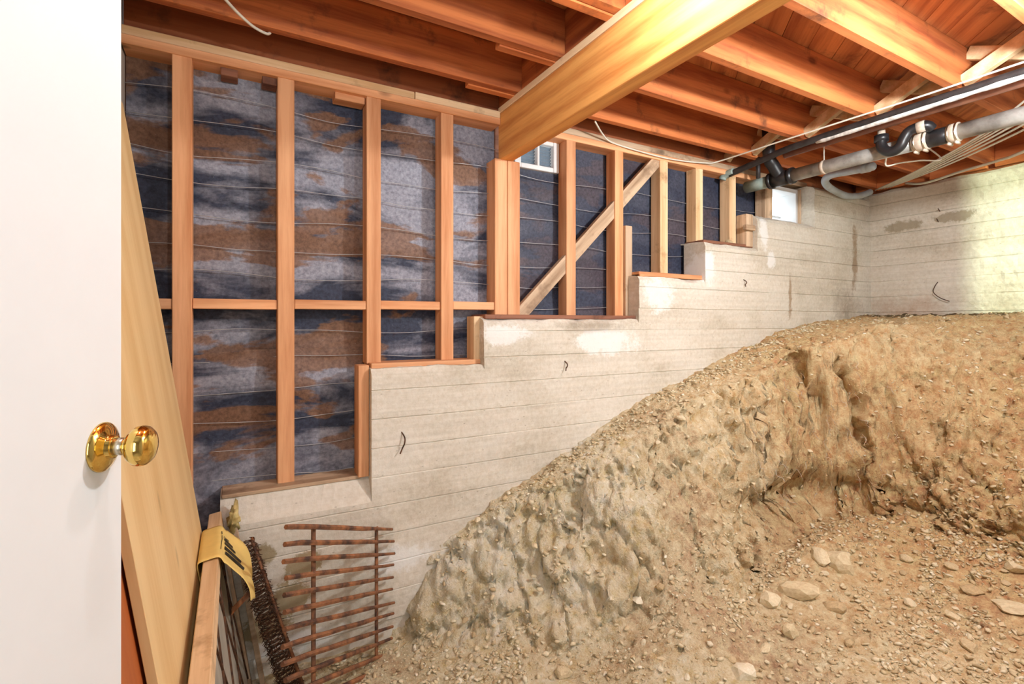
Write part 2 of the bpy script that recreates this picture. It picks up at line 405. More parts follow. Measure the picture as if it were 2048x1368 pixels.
# deep vertical clefts and the undercut of the scoop
def cleft(cx, w, z0, z1, depth): return -depth*np.exp(-((X+.25*fbm(Z*4, Y*2, X*0, 3)*.35-cx)/w)**2)*sstep(Z, z0-.1, z0+.05)*(1-sstep(Z, z1-.05, z1+.1))
disp = disp+cl*(cleft(3.78, .03, .6, 1.3, .22)+cleft(3.58, .035, .9, 1.4, .16)+cleft(2.98, .025, .75, 1.15, .10)+cleft(3.30, .02, .6, 1.2, .06))
und = np.exp(-((X-3.3)/.5)**4)*np.exp(-((Z-.44)/.11)**2)*sstep(cl, .1, .6)
disp = disp-.20*und
X2, Y2, Z2 = X+nx*disp, Y+ny*disp, Z+nz*disp*.6
nx_, ny_ = X.shape
verts = np.stack([X2, Y2, Z2], -1).reshape(-1, 3)
idx = np.arange(nx_*ny_).reshape(nx_, ny_)
quads = np.stack([idx[:-1, :-1], idx[1:, :-1], idx[1:, 1:], idx[:-1, 1:]], -1).reshape(-1, 4)
def mesh_np(name, V, Q):
    me = bpy.data.meshes.new(name); k = Q.shape[1]
    me.vertices.add(len(V)); me.vertices.foreach_set('co', V.astype(np.float32).ravel())
    me.loops.add(Q.size); me.loops.foreach_set('vertex_index', Q.astype(np.int32).ravel())
    me.polygons.add(len(Q)); me.polygons.foreach_set('loop_start', np.arange(0, Q.size, k, dtype=np.int32))
    me.update(calc_edges=True); me.validate(); return me
gm = mesh_np('floor', verts, quads); gm.polygons.foreach_set('use_smooth', np.ones(len(quads), dtype=bool))
ground = tag(link('floor', gm, M['dirt']), 'excavated tan dirt bank sloping down to a loose dirt floor', 'ground', kind='structure')
def gz(x, y):
    i = int(np.clip(round((x-GX[0])/.0095), 0, nx_-1)); j = int(np.clip(round((y-GY[0])/.0095), 0, ny_-1))
    return float(Z[i, j])

# ================================================================== CONCRETE
SEAMS = [.12+.145*i for i in range(20)]
def concrete_panel(bm, a0, a1, z0, ztop, plane, front=1, batter=0.):
    """board-marked face: a along the wall, rows split at the form-board seams with a recessed joint; plane(a,d,z)->co"""
    na = max(2, int((a1-a0)/.025)); aa = np.linspace(a0, a1, na)
    zs = [z0]
    for i, s in enumerate(SEAMS):
        if z0+.02 < s < ztop-.02: zs += [s-.004, s, s+.004]
    zs.append(ztop)
    full = []
    for p, q in zip(zs, zs[1:]):
        full.append(p)
        if q-p > .03:
            m_ = int((q-p)/.028)
            full += [p+(q-p)*(k+1)/(m_+1) for k in range(m_)]
    full.append(ztop)
    rows = []
    for z in full:
        band = sum(1 for s in SEAMS if s < z+1e-6); isj = any(abs(z-s) < 1e-6 for s in SEAMS)
        off = ((band*7919) % 11-5)*.0006
        A_ = aa; zz = np.full(na, z)
        d = off+.004*fbm(A_*3, zz*3, zz*0+1, 3)+.0025*fbm(A_*24, zz*24, zz*0+6, 3)
        if isj: d = d-.006*(.4+.6*(vnoise(A_*2.3, zz*9, zz*0) > -.35))
        d = d-batter*0
        top = (z >= ztop-1e-6)
        zj = z+(.010*fbm(A_*7, zz, zz*0, 3) if top else 0*A_)
        if top: d = d-.012-.008*np.abs(fbm(A_*11, zz, zz*0+2, 2))
        rows.append([bm.verts.new(plane(float(a), float(dd), float(zq))) for a, dd, zq in zip(A_, d, zj)])
    for r0, r1 in zip(rows, rows[1:]):
        for k in range(na-1): bm.faces.new((r0[k], r0[k+1], r1[k+1], r1[k]))
    return rows
wl = tag(empty('wall_left', (0, 0, 0)), 'stepped concrete foundation wall carrying wood studs and tar paper', 'wall', kind='structure')
bm = bmesh.new()
STEPS = [(XL, -.05, .52, .52), (-.05, .60, .755, .845), (.60, 1.22, 1.385, 1.39), (1.22, 2.37, 1.635, 1.65), (2.37, 3.02, 1.925, 1.94), (3.02, 3.62, 2.205, 2.225), (3.62, 4.41, 2.45, 2.485), (4.41, XB+.02, 2.80, 2.82)]
for a0, a1, zf, zb in STEPS:
    rows = concrete_panel(bm, a0, a1, -.05, zf, lambda a, d, z: (a, YC-d, z))
    top = rows[-1]
    yb = 2.82 if a0 < 4.4 else 2.66
    back = [bm.verts.new((v.co.x, yb if a0 < 4.4 else 2.70, zb+.004*random.uniform(-1, 1))) for v in top]
    mid = [bm.verts.new((v.co.x, 2.575, zb+.006*random.uniform(-1, 1))) for v in top]
    for k in range(len(top)-1):
        bm.faces.new((top[k], top[k+1], mid[k+1], mid[k])); bm.faces.new((mid[k], mid[k+1], back[k+1], back[k]))
    # left end face of the step
    col = [r[0] for r in rows]; lowb = [bm.verts.new((v.co.x+.0, 2.70, v.co.z)) for v in col]
    for k in range(len(col)-1): bm.faces.new((col[k], col[k+1], lowb[k+1], lowb[k]))
    bm.faces.new((col[-1], mid[0], back[0], lowb[-1]))
finish(bm, 'concrete_foundation', M['concrete'], wl)
bm = bmesh.new()
rows = concrete_panel(bm, 0., YC+.03, 1.2, 2.85, lambda a, d, z: (XB-d, a, z))
top = rows[-1]; back = [bm.verts.new((XB+.2, v.co.y, 2.87)) for v in top]
for k in range(len(top)-1): bm.faces.new((top[k], top[k+1], back[k+1], back[k]))
wr = finish(bm, 'wall_right', M['concrete_r'])
tag(wr, 'board-formed concrete wall behind the dirt bank, stained and patched', 'wall', kind='structure')
# rear of the room, off the frame: near wall with doorway and a daylight opening, side wall by the door
wn = tag(empty('wall_near'), 'plain wall with doorway behind the viewpoint', 'wall', kind='structure')
for i, (x0, x1, z0, z1) in enumerate([(1.62, 4.17, -.05, 3.12), (4.17, 4.9, -.05, 2.08), (4.17, 4.9, 2.76, 3.12), (4.9, XB+.2, -.05, 3.12), (XL-.15, 1.62, 2.66, 3.12)]):
    box('wall_panel', x0, x1, -.02, .09, z0, z1, M['drywall'], wn, 0)
wb = tag(empty('light_block_shell'), 'plain added shell behind the open doorway that keeps sky light out', 'wall', kind='structure')  # unseen box added to cut the sky light reaching the door
for a in ((-1.3, 2.3, -2.5, -2.4, -.05, 3.12), (-1.4, -1.3, -2.5, -.02, -.05, 3.12), (2.3, 2.4, -2.5, -.02, -.05, 3.12), (-1.3, 2.3, -2.4, -.02, 3.02, 3.12), (-1.3, 2.3, -2.4, -.02, -.05, .02), (-1.3, XL-.15, -.02, .09, -.05, 3.12)):
    box('wall_panel', *a, M['drywall'], wb, 0)
ws = box('wall_side', XL-.14, XL-.005, -.02, 2.86, -.05, 3.12, M['drywall'], None, 0)
tag(ws, 'plain side wall beside the open white door', 'wall', kind='structure')
ld = box('landing', XL, .45, .02, .62, -.03, .545, M['concrete'], None, .01)
tag(ld, 'concrete landing step under the open white door', 'step', kind='structure')

# ================================================================== STUD WALL
def stud(x0, x1, z0, z1, mat='stud_z', y0=YS, y1=YS+SD, name='stud'):
    return box(name, x0, x1, y0, y1, z0, z1, M[mat], wl)
ZT = 2.79
for xr, z0 in ((-.159, .52), (.259, .845), (.677, 1.41), (1.086, 1.41), (1.939, 1.665), (2.342, 1.665)):
    stud(xr-.074, xr, z0-.004, ZT+.003)
stud(2.690, 2.767, 1.965, ZT+.003, 'pale_z'); stud(3.062, 3.139, 1.965, ZT+.003, 'pale_z'); stud(3.448, 3.525, 2.235, ZT+.003, 'pale_z')
stud(3.900, 3.999, 2.48, 2.80, 'old_z', name='window_jamb'); stud(4.395, 4.425, 2.48, 2.80, 'old_z', name='window_jamb')
stud(1.349, 1.432, 1.66, 2.592, y1=YS+.13, name='post'); stud(1.436, 1.520, 1.66, 2.592, y1=YS+.13, name='post')
stud(.545, .598, .845, 1.405, 'stud_z', 2.545, 2.64, 'cripple_stud'); stud(1.185, 1.245, 1.40, 1.655, 'pale_z', 2.56, 2.66, 'cripple_stud')
stud(2.344, 2.405, 1.66, 2.285, 'old_z', 2.60, 2.70, 'cripple_stud'); stud(2.400, 2.440, 1.66, 1.95, 'stud_z', 2.52, 2.64, 'cripple_stud')
stud(3.536, 3.618, 2.222, 2.48, 'old_z', 2.535, 2.63, 'cripple_stud')
box('block', 3.49, 3.60, 2.50, 2.534, 2.345, 2.385, M['old_x'], wl)
# sills on each concrete step
box('sill_plate', -.045, .56, 2.56, YP, .835, .852, M['old_x'], wl)
box('sill_plate', .61, 1.25, 2.55, YP, 1.385, 1.412, M['stud_x'], wl); box('sill_plate', 1.24, 2.44, 2.53, YP, 1.640, 1.666, M['dark_wood'], wl)
box('sill_plate', 2.40, 3.14, 2.53, YP, 1.935, 1.967, M['stud_x'], wl); box('sill_plate', 3.05, 3.70, 2.54, YP, 2.215, 2.237, M['dark_wood'], wl)
# double top plate, split at the girder
box('top_plate', XL, 1.383, YS-.008, YP+.03, ZT, ZT+.040, M['stud_x'], wl); box('top_plate', XL, .86, YS+.002, YP+.03, ZT+.041, ZT+.082, M['pale_x'], wl)
box('top_plate', .863, 1.383, YS-.004, YP+.03, ZT+.041, ZT+.082, M['pale_x'], wl)
box('top_plate', 1.53, 4.0, YS-.004, YP+.03, ZT, ZT+.040, M['stud_x'], wl); box('top_plate', 1.53, 4.5, YS, YP+.03, ZT+.041, ZT+.082, M['old_x'], wl)
box('corner_filler', XB+.021, XB+.25, YC+.031, 2.82, 1.2, 2.90, M['concrete'], wl, 0)  # filler block added to plug the corner where sky leaked in
box('rim_joist', XL, XB+.2, YS+.055, YS+.10, ZT+.083, 3.135, M['rim'], wl)
for x0, x1 in ((-.05, .02), (.12, .185), (.45, .60)): box('nailer_block', x0, x1, YS+.02, YP, ZT-.035, ZT+.001, M['dark_wood' if x0 < .3 else 'stud_x'], wl)
# girt blocks between studs
for i, (x0, x1) in enumerate(((XL, -.233), (-.159, .185), (.259, .603), (.677, 1.012), (1.086, 1.349))):
    box('girt_block', x0+.001, x1-.001, YS+.006+.004*(i % 2), YS+.09, 1.678+.004*i, 1.724+.004*i, M['stud_x'], wl)
# let-in diagonal brace, one piece between each pair of studs
pa, pb = onY(1045, 622, YS+.03), onY(1312, 322, YS+.03)
def bp(x): t = (x-pa.x)/(pb.x-pa.x); return pa+(pb-pa)*t
for x0, x1 in ((1.50, 1.90), (1.90, 2.30), (2.30, 2.73)):
    a_, b_ = bp(x0), bp(x1); stick('brace', a_, b_, .04, .085, M['old_x'], wl, up=(0, -1, 0) if False else (-(pb-pa).z, 0, (pb-pa).x))
# tar paper, one sheet to each stud bay
BAYS = [(XL, -.19, .52), (-.19, .22, .52), (.22, .64, .845), (.64, 1.047, 1.40), (1.047, 1.40, 1.40), (1.40, 1.90, 1.65), (1.90, 2.30, 1.65), (2.30, 2.73, 1.65), (2.73, 3.10, 1.95), (3.10, 3.49, 1.95), (3.49, 3.92, 2.23)]
def sheet(name, x0, x1, z0, z1, y, amp, mat, parent, edge=0., seed=0, nx=18, nz=60):
    bm = bmesh.new(); g = []
    for i in range(nx+1):
        row = []
        for j in range(nz+1):
            x = x0+(x1-x0)*i/nx; zt = z1+(edge*math.sin((x-x0)*6+seed) if edge else 0); z = z0+(zt-z0)*j/nz
            a = np.array([x*3.+seed]), np.array([z*5.]), np.array([seed*1.])
            yy = y+amp*float(fbm(*a, 4)[0]); row.append(bm.verts.new((x, yy, z)))
        g.append(row)
    for i in range(nx):
        for j in range(nz): bm.faces.new((g[i][j], g[i+1][j], g[i+1][j+1], g[i][j+1]))
    return finish(bm, name, mat, parent, True)
for i, (x0, x1, z0) in enumerate(BAYS):
    z1 = 2.60 if i == 5 else ZT+.01
    sheet('tar_paper', x0, x1+.001, z0-.02, z1, YP+.012, .006, M['paper'], wl, 0, i*3.1)
sheet('tar_paper', -.19, .185, .50, 1.47, YP-.004, .012, M['paper'], wl, .02, 50.); sheet('tar_paper', .26, .60, .84, 1.475, YP-.004, .012, M['paper'], wl, -.015, 61.)
# sheathing behind the paper (keeps daylight out), left open at the vent and the window
for x0, x1, z0, z1 in ((XL-.1, 1.53, .4, 2.9), (1.53, 1.87, .4, 2.60), (1.53, 1.87, 2.79, 2.9), (1.87, 4.02, .4, 2.9), (4.02, 4.40, .4, 2.49), (4.02, 4.40, 2.80, 2.9), (4.40, XB+.2, .4, 2.9)):
    box('sheathing_board', x0, x1, YP+.03, YP+.06, z0, z1, M['dark_wood'], wl, 0)
# lath wires stretched over the paper
for k in range(16):
    z = .60+.1385*k+random.uniform(-.012, .012)
    xs = XL
    for a0, a1, zf, zb in STEPS:
        if zb < z-.02: xe = a1
    pts = [(XL, YP-.008, z+random.uniform(-.01, .01))]
    x = XL
    while x < min(xe, 3.9):
        x = min(x+.21, min(xe, 3.9)); pts.append((x, YP-.008-.004*random.random(), z+.012*math.sin(x*5+k)+random.uniform(-.006, .006)))
    if 1.52 < pts[-1][0] and z > 2.58: pts = [p for p in pts if p[0] < 1.5]
    if len(pts) > 2: tube('lath_wire', pts, .0017, M['wire'], wl, 5, 3)

# ================================================================== CEILING
ce = tag(empty('ceiling'), 'open ceiling of orange wood joists under diagonal subfloor boards', 'ceiling', kind='structure')
JB, JT = 2.90, 3.135
LF = [2.445, 2.03, 1.605, 1.175, .75, .33]; RF = [2.492, 2.077, 1.652, 1.222, .797, .377]
for f in LF: box('joist', XL, 1.425+(.02 if f > 2 else 0), f-.046, f, JB, JT, M['joist_x'], ce)
for i, f in enumerate(RF): box('joist', 1.10-.03*(i % 2), XB+.15, f-.045, f, JB-.006, JT, M['joist_x'], ce)
for i, (f, g) in enumerate(zip(LF, LF[1:])): box('solid_blocking', 1.40, 1.44, g+.001, f-.048, JB, JT, M['joist_y'], ce)
box('solid_blocking', 1.40, 1.44, LF[0]+.001, YS+.05, JB, JT, M['joist_y'], ce)
# cross bridging
for i, (f, g) in enumerate(zip([YS+.10]+RF, RF)):
    y_far, y_near = f-.045 if i else YS+.05, g
    x = 3.47+.02*(i % 2)
    stick('bridging', (x, y_near+.002, JT-.03), (x, y_far-.002, JB+.03), .04, .068, M['pale_y'], ce)
    stick('bridging', (x+.072, y_near+.002, JB+.03), (x+.072, y_far-.002, JT-.03), .04, .068, M['pale_y'], ce)
# diagonal subfloor boards at 45 degrees
def board_poly(k, w):
    """board between lines x-y=c0 and x-y=c1, clipped to the room"""
    c0, c1 = k*w, (k+1)*w-.004
    poly = [(XL-.1, XL-.1-c1), (XL-.1, XL-.1-c0), (XB+.2, XB+.2-c0), (XB+.2, XB+.2-c1)]
    for lim, sgn in ((-.02, 1), (YS+.12, -1)):
        out = []
        for p, q in zip(poly, poly[1:]+poly[:1]):
            ip, iq = sgn*(p[1]-lim) >= 0, sgn*(q[1]-lim) >= 0
            if ip: out.append(p)
            if ip != iq:
                t = (lim-p[1])/(q[1]-p[1]); out.append((p[0]+t*(q[0]-p[0]), lim))
        poly = out
        if len(poly) < 3: return None
    return poly
for k in range(-14, 27):
    p = board_poly(k, .233)
    if not p: continue
    bm = bmesh.new(); dz = random.uniform(0, .004)
    lo = [bm.verts.new((x, y, JT+dz)) for x, y in p]; hi = [bm.verts.new((x, y, JT+.022+dz)) for x, y in p]
    bm.faces.new(lo); bm.faces.new(hi[::-1])
    for i in range(len(p)): j = (i+1) % len(p); bm.faces.new((lo[i], lo[j], hi[j], hi[i]))
    o = finish(bm, 'subfloor_board', None, ce); ctr = Vector((p[0][0], p[0][1], JT)); R = Matrix.Rotation(math.pi/4, 4, 'Z'); R.translation = ctr
    o.data.transform(R.inverted()); o.matrix_local = R; o.data.materials.append(M['subfloor'])
box('deck', XL-.2, XB+.3, -.05, YS+.3, JT+.03, JT+.06, M['subfloor'], ce, 0)
box('rim_joist', XB+.06, XB+.11, -.02, YS+.12, 2.845, JT, M['rim'], ce)
for i, (f, g) in enumerate(zip([YS+.05]+RF, RF)): box('solid_blocking', XB-.01+.012*(i % 2), XB+.04, g+.001, f-.046, JB-.03, JT, M['joist_y'], ce)
# girder
gb = empty('ceiling_girder', (1.425, .05, 2.59)); tag(gb, 'massive orange timber girder resting on the doubled wall post', 'beam')
def gbox(n, *a, m): o = box(n, *a, M[m], gb); o.matrix_parent_inverse = Matrix.Translation((-1.425, -.05, -2.59)); return o
gbox('timber', 1.385, 1.470, .092, 2.645, 2.59, 2.862, m='beam'); gbox('cap_plate', 1.380, 1.474, .092, 2.64, 2.863, 2.899, m='pale_y')

# ================================================================== VENT AND WINDOW
w1 = tag(empty('window_1', (1.70, YP, 2.60)), 'small white louvered vent beside the girder', 'vent', kind='structure')
def rel(o, p): o.matrix_parent_inverse = Matrix.Translation(-Vector(p.location)); return o
for a in ((1.53, 1.575, 2.595, 2.79), (1.695, 1.712, 2.62, 2.78), (1.82, 1.862, 2.595, 2.79)): rel(box('vent_frame', a[0], a[1], YP-.02, YP+.05, a[2], a[3], M['louver'], w1), w1)
for a in ((1.576, 1.819, 2.595, 2.625), (1.576, 1.819, 2.765, 2.79)): rel(box('vent_frame', a[0], a[1], YP-.018, YP+.05, a[2], a[3], M['louver'], w1), w1)
for k in range(7):
    z = 2.638+.0195*k
    for x0, x1 in ((1.577, 1.694), (1.713, 1.818)):
        rel(stick('slat', ((x0), YP+.02, z), ((x1), YP+.02, z), .020, .006, M['slat'], w1, up=(0, .6, .8), bev=0), w1)
w2 = tag(empty('window_2', (4.2, YP, 2.49)), 'small bright window opening in the top of the concrete wall', 'window', kind='structure')
for a in ((4.0, 4.03, 2.49, 2.80), (4.365, 4.394, 2.49, 2.80)): rel(box('window_frame', a[0], a[1], YS+.02, YP+.10, a[2], a[3], M['paint'], w2), w2)
for a in ((4.031, 4.364, 2.49, 2.51), (4.031, 4.364, 2.765, 2.80)): rel(box('window_frame', a[0], a[1], YS+.02, YP+.10, a[2], a[3], M['paint'], w2), w2)
rel(box('window_rail', 4.031, 4.364, YP+.06, YP+.08, 2.57, 2.585, M['sash'], w2), w2)

# ================================================================== DOOR
d0 = Vector((-.149, .8396, 0)); dd = Vector((math.sin(math.radians(20.6)), math.cos(math.radians(20.6)), 0)); dn = Vector((dd.y, -dd.x, 0))
dr = empty('door_1', d0+dd*(-.34)+Vector((0, 0, .55))); tag(dr, 'open white painted door with a brass knob', 'door', kind='structure')
dr.rotation_euler = (0, 0, math.atan2(dd.y, dd.x))
box('slab', -.37, .378, .0, .036, 0, 2.03, M['paint'], dr, .002)
kz = 1.456-.55
def kmat(off): return Matrix.Translation((.337, 0, kz)) @ Matrix.Rotation(math.pi/2, 4, 'X') @ Matrix.Diagonal((.97, .97, .90, 1))
kn = lathe('knob', [(.030, .010), (.031, .0125), (.034, .0125), (.036, .011), (.037, .016), (.040, .022), (.046, .0265), (.052, .0275), (.058, .0265), (.063, .0225), (.0665, .016), (.068, .008), (.0682, .001)], M['brass'], dr, kmat(0))
tag(kn, 'polished brass door knob')
lathe('rosette', [(0, .0335), (.002, .0335), (.004, .032), (.008, .024), (.011, .017), (.012, .0155), (.016, .0155), (.017, .013)], M['brass'], dr, kmat(0))
lathe('knob_neck', [(.015, .0118), (.032, .0118)], M['nickel'], dr, kmat(0))
bm = bmesh.new(); add_box(bm, .3775, .380, .006, .030, kz-.028, kz+.028, 0); finish(bm, 'latch_plate', M['brass'], dr)

# ================================================================== LEANING PANELS, SASH, LATH ROLL
TH = -math.atan(.1515)
def leaning(name, x, y0, y1, h, th, mat, label, cat, z=.02):
    e = empty(name, (x, (y0+y1)/2, z), (0, TH, 0)); tag(e, label, cat)
    o = box('panel', -th, 0, -(y1-y0)/2, (y1-y0)/2, 0, h, M[mat], e, .001); return e
leaning('plywood_sheet', .008, 1.19, 2.33, 2.44, .018, 'plywood', 'tall blond plywood sheet leaning behind the white door', 'plywood')
leaning('hardboard_sheet', -.016, .99, 2.1, 1.9, .012, 'hardboard', 'red-brown hardboard sheet leaning behind the plywood', 'panel')
leaning('blue_panel', -.034, .86, 1.9, 1.5, .014, 'blue', 'blue painted panel leaning behind the red-brown sheet', 'panel')
se = empty('window_sash', (.075, 1.85, .02), (0, TH, 0)); tag(se, 'old wooden window sash with a grey pane leaning against the plywood', 'window sash')
L0, L1, H = -.72, .63, .80
for n, a, m in (('top_rail', (-.046, 0, L0, L1, H-.05, H), 'pale_y'), ('bottom_rail', (-.055, 0, L0, L1, 0, .06), 'old_y'), ('stile', (-.046, 0, L1-.05, L1, .061, H-.051), 'old_z'), ('stile', (-.046, 0, L0, L0+.05, .061, H-.051), 'old_z')):
    box(n, *a, M[m], se)
pn = box('pane', -.020, -.012, L0+.05, L1-.05, .06, H-.06, M['pane'], se, 0)
for k in range(-3, 6):
    for sg in (1, -1):
        y0 = k*.30-.5; pts = []
        for t in (0, 1):
            zz = .07+t*(H-.14); yy = y0+sg*t*(H-.14)*.55
            pts.append((-.009, min(max(yy, L0+.05), L1-.05), zz))
        if abs(pts[0][1]-pts[1][1]) > .2: stick('lattice_bar', pts[0], pts[1], .006, .006, M['rustdark'], pn, up=(1, 0, 0), bev=0)
# rust-stained board and fibre behind the sash
sb = stick('stained_board', (.118, 2.455, .0), (.005, 2.465, .74), .05, .02, M['old_z'], None, up=(1, 0, 0)); tag(sb, 'stained narrow board standing between the sash and the concrete wall', 'board')
ft = bmesh.new(); bmesh.ops.create_icosphere(ft, subdivisions=3, radius=1)
for v in ft.verts:
    k = 1+.7*float(fbm(np.array([v.co.x*3.5]), np.array([v.co.y*3.5]), np.array([v.co.z*3.5]), 4)[0]); v.co = Vector((v.co.x*.02, v.co.y*.05, v.co.z*.05))*k
fo = finish(ft, 'insulation_scrap', M['insul'], None, True, (.003, 2.462, .775)); tag(fo, 'tuft of yellow fibre insulation stuck behind the sash rail', 'insulation')
# yellow printed paper bag draped over the sash rail
def bag():
    e = empty('paper_bag', (0, 0, 0)); tag(e, 'yellow printed paper bag draped over the sash rail', 'bag')
    prof = [(-.062, -.07), (-.063, -.03), (-.060, .004), (-.03, .009), (.003, .006), (.016, -.02), (.040, -.07), (.066, -.13), (.080, -.20), (.078, -.27)]
    bm = bmesh.new(); g = []
    R = Matrix.Translation((.075, 1.85, .02)) @ Matrix.Rotation(TH, 4, 'Y')
    P = smooth_path([(a, 0, b) for a, b in prof], 4)
    ny = 16
    for i in range(ny+1):
        t = i/ny; row = []
        for j, p in enumerate(P):
            s = j/(len(P)-1); cut = 1-.45*abs(t-.45)*s*1.6
            y = .13+.30*t+.05*s*math.sin(t*3)
            p2 = Vector((p.x+.008*math.sin(t*11+s*5)*max(0, s-.3), y, H+(p.z if p.z > -.02 else p.z*cut)))
            row.append(bm.verts.new(R @ p2))
        g.append(row)
    for i in range(ny):
        for j in range(len(P)-1): bm.faces.new((g[i][j], g[i+1][j], g[i+1][j+1], g[i][j+1]))
    o = finish(bm, 'bag_paper', M['yellow'], e, True); sm = o.modifiers.new('t', 'SOLIDIFY'); sm.thickness = .0012
    # printed bars and lines on the hanging side
    grid = [[v for v in r] for r in [[R @ Vector((0, 0, 0))]]]
    me = o.data
    def at(t, s):
        i = min(int(t*ny), ny-1); j = min(int(s*(len(P)-1)), len(P)-2); ft_, fs = t*ny-i, s*(len(P)-1)-j
        k = lambda a, b: me.vertices[a*len(P)+b].co
        return (k(i, j)*(1-ft_)+k(i+1, j)*ft_)*(1-fs)+(k(i, j+1)*(1-ft_)+k(i+1, j+1)*ft_)*fs
    bars = [(.62, .66, .52, .60), (.52, .58, .52, .64), (.42, .48, .53, .66), (.30, .37, .54, .72), (.20, .27, .56, .76), (.64, .76, .46, .475), (.2, .6, .46, .47)]
    for t0, t1, s0, s1 in bars:
        b2 = bmesh.new(); gr = [[b2.verts.new(at(t0+(t1-t0)*i/3, s0+(s1-s0)*j/5)+Vector((.0025, 0, .0008))) for j in range(6)] for i in range(4)]
        for i in range(3):
            for j in range(5): b2.faces.new((gr[i][j], gr[i+1][j], gr[i+1][j+1], gr[i][j+1]))
        finish(b2, 'printed_mark', M['ink'], o)
bag()
st = stick('strap', (-.005, 2.16, .53), (.075, 2.36, .50), .004, .028, M['rust'], None); tag(st, 'rusty metal strap lying across the sash and lath roll', 'strap')
# roll of rusty wire lath standing on end
lr = empty('wire_lath_roll', (.225, 2.335, .02)); tag(lr, 'bristly roll of rusty wire lath standing against the concrete wall', 'wire lath')
ax0, ax1 = Vector((0, 0, 0)), Vector((-.185, .03, .68)); axd = (ax1-ax0).normalized(); sx = axd.cross(Vector((0, 1, 0))).normalized(); sy = axd.cross(sx)
for q in range(3):
    bm = bmesh.new(); pts = []
    for k in range(420):
        t = k/419; a = t*2*math.pi*34+q*2.1; r = .030+.006*q+.003*math.sin(k*1.7)
        pts.append(ax0+(ax1-ax0)*t+(sx*math.cos(a)+sy*math.sin(a))*r)
    add_tube(bm, pts, .0022, 4); finish(bm, 'coiled_wire', M['rustdark'], lr)
bm = bmesh.new()
for k in range(900):
    t = random.random(); a = random.uniform(0, 2*math.pi); d = sx*math.cos(a)+sy*math.sin(a); p = ax0+(ax1-ax0)*t+d*.03
    add_tube(bm, [p, p+d*random.uniform(.012, .026)-axd*.012], .0014, 3, False)
o = finish(bm, 'wire_ends', M['rustdark'], lr); o['kind'] = 'stuff'
for q in (-.02, .018): tube('edge_rod', [ax0+sy*q-sx*.045, ax1+sy*q-sx*.03], .006, M['rust'], lr, 6, 0)

# ================================================================== RUSTY GRATE
gr = empty('iron_grate', (.43, 2.2, .03)); tag(gr, 'rusty iron grate of parallel bars leaning near the concrete wall', 'grate')
gl, grr = Vector((.158, 1.95, .894)), Vector((.692, 2.462, .592))
for k in range(12):
    dz = Vector((0, 0, -.061*k)); e0 = gl+dz+(grr-gl)*random.uniform(-.012, .015); e1 = grr+dz+(grr-gl)*random.uniform(-.015, .03)+Vector((0, 0, random.uniform(-.005, .005)))
    bm = bmesh.new(); n = 9; P = [e0+(e1-e0)*(i/n)+Vector((0, 0, random.uniform(-.0015, .0015)))-Vector((0, 0, .02 if i == 0 else 0))*.2 for i in range(n+1)]
    add_tube(bm, P, [.0095]+[.0105]*(n-3)+[.0085, .0075, .007], 6)
    rel(finish(bm, 'bar', M['rust'], gr), gr)
for f, b in ((.232, .02), (.834, .0)):
    p = gl+(grr-gl)*f; n_ = Vector((-(grr-gl).y, (grr-gl).x, 0)).normalized()*.012
    rel(stick('upright', p+n_+Vector((0, 0, .006)), Vector((p.x, p.y, b))+n_, .022, .008, M['rust'], gr, up=n_), gr)

# ================================================================== PIPES, HOSE, CABLES
def at_px(X, px): r = ray(px, 600); return X*r.y/r.x
PX, PZ = 3.66, 2.722
dp = empty('drain_pipe', (PX, 1.6, PZ)); tag(dp, 'grey metal drain pipe with black wye fitting hung under the joists', 'pipe')
def seg(n, px0, px1, r, m, lip=False):
    y0, y1 = at_px(PX, px0), at_px(PX, px1)
    return rel(tube(n, [(PX, y0, PZ), (PX, y1, PZ)], r, M[m], dp, 20, 0), dp)
seg('pipe_end', 1493, 1545, .046, 'greenpipe'); seg('wye_fitting', 1540, 1586, .056, 'abs'); seg('pipe_run', 1583, 1850, .046, 'galv')
seg('fitting_collar', 1540, 1546, .063, 'abs'); seg('fitting_collar', 1579, 1587, .061, 'abs')
seg('rubber_sleeve', 1850, 1912, .050, 'abs'); seg('pipe_run', 1905, 2300, .046, 'galv')
bc = [seg('band_coupling', 1828, 1858, .055, 'coupling'), seg('band_coupling', 1898, 1920, .055, 'coupling')]
for px in (1834, 1852, 1901, 1916):
    y = at_px(PX, px); q = bc[px > 1870]; tube('clamp_screw', [(PX-.03, y, PZ-.062), (PX+.02, y, PZ-.062)], .008, M['coupling'], q, 8, 0)
    tube('clamp_band', [(PX, y-.004, PZ), (PX, y+.004, PZ)], .0575, M['nickel'], q, 20, 0)
yw = at_px(PX, 1562); rel(tube('branch_pipe', [(PX, yw, PZ), (PX-.06, yw+.02, PZ+.09), (PX-.10, yw+.03, PZ+.16), (PX-.11, yw+.03, PZ+.40)], .045, M['abs'], dp, 16), dp)
yh = at_px(PX, 1648); rel(tube('hanger', [(PX, yh, PZ+.05), (PX, yh, JB+.05)], .004, M['cable'], dp, 6, 0), dp)
rel(tube('hanger', [(PX, yh-.012, PZ), (PX, yh+.012, PZ)], .049, M['coupling'], dp, 20, 0), dp)
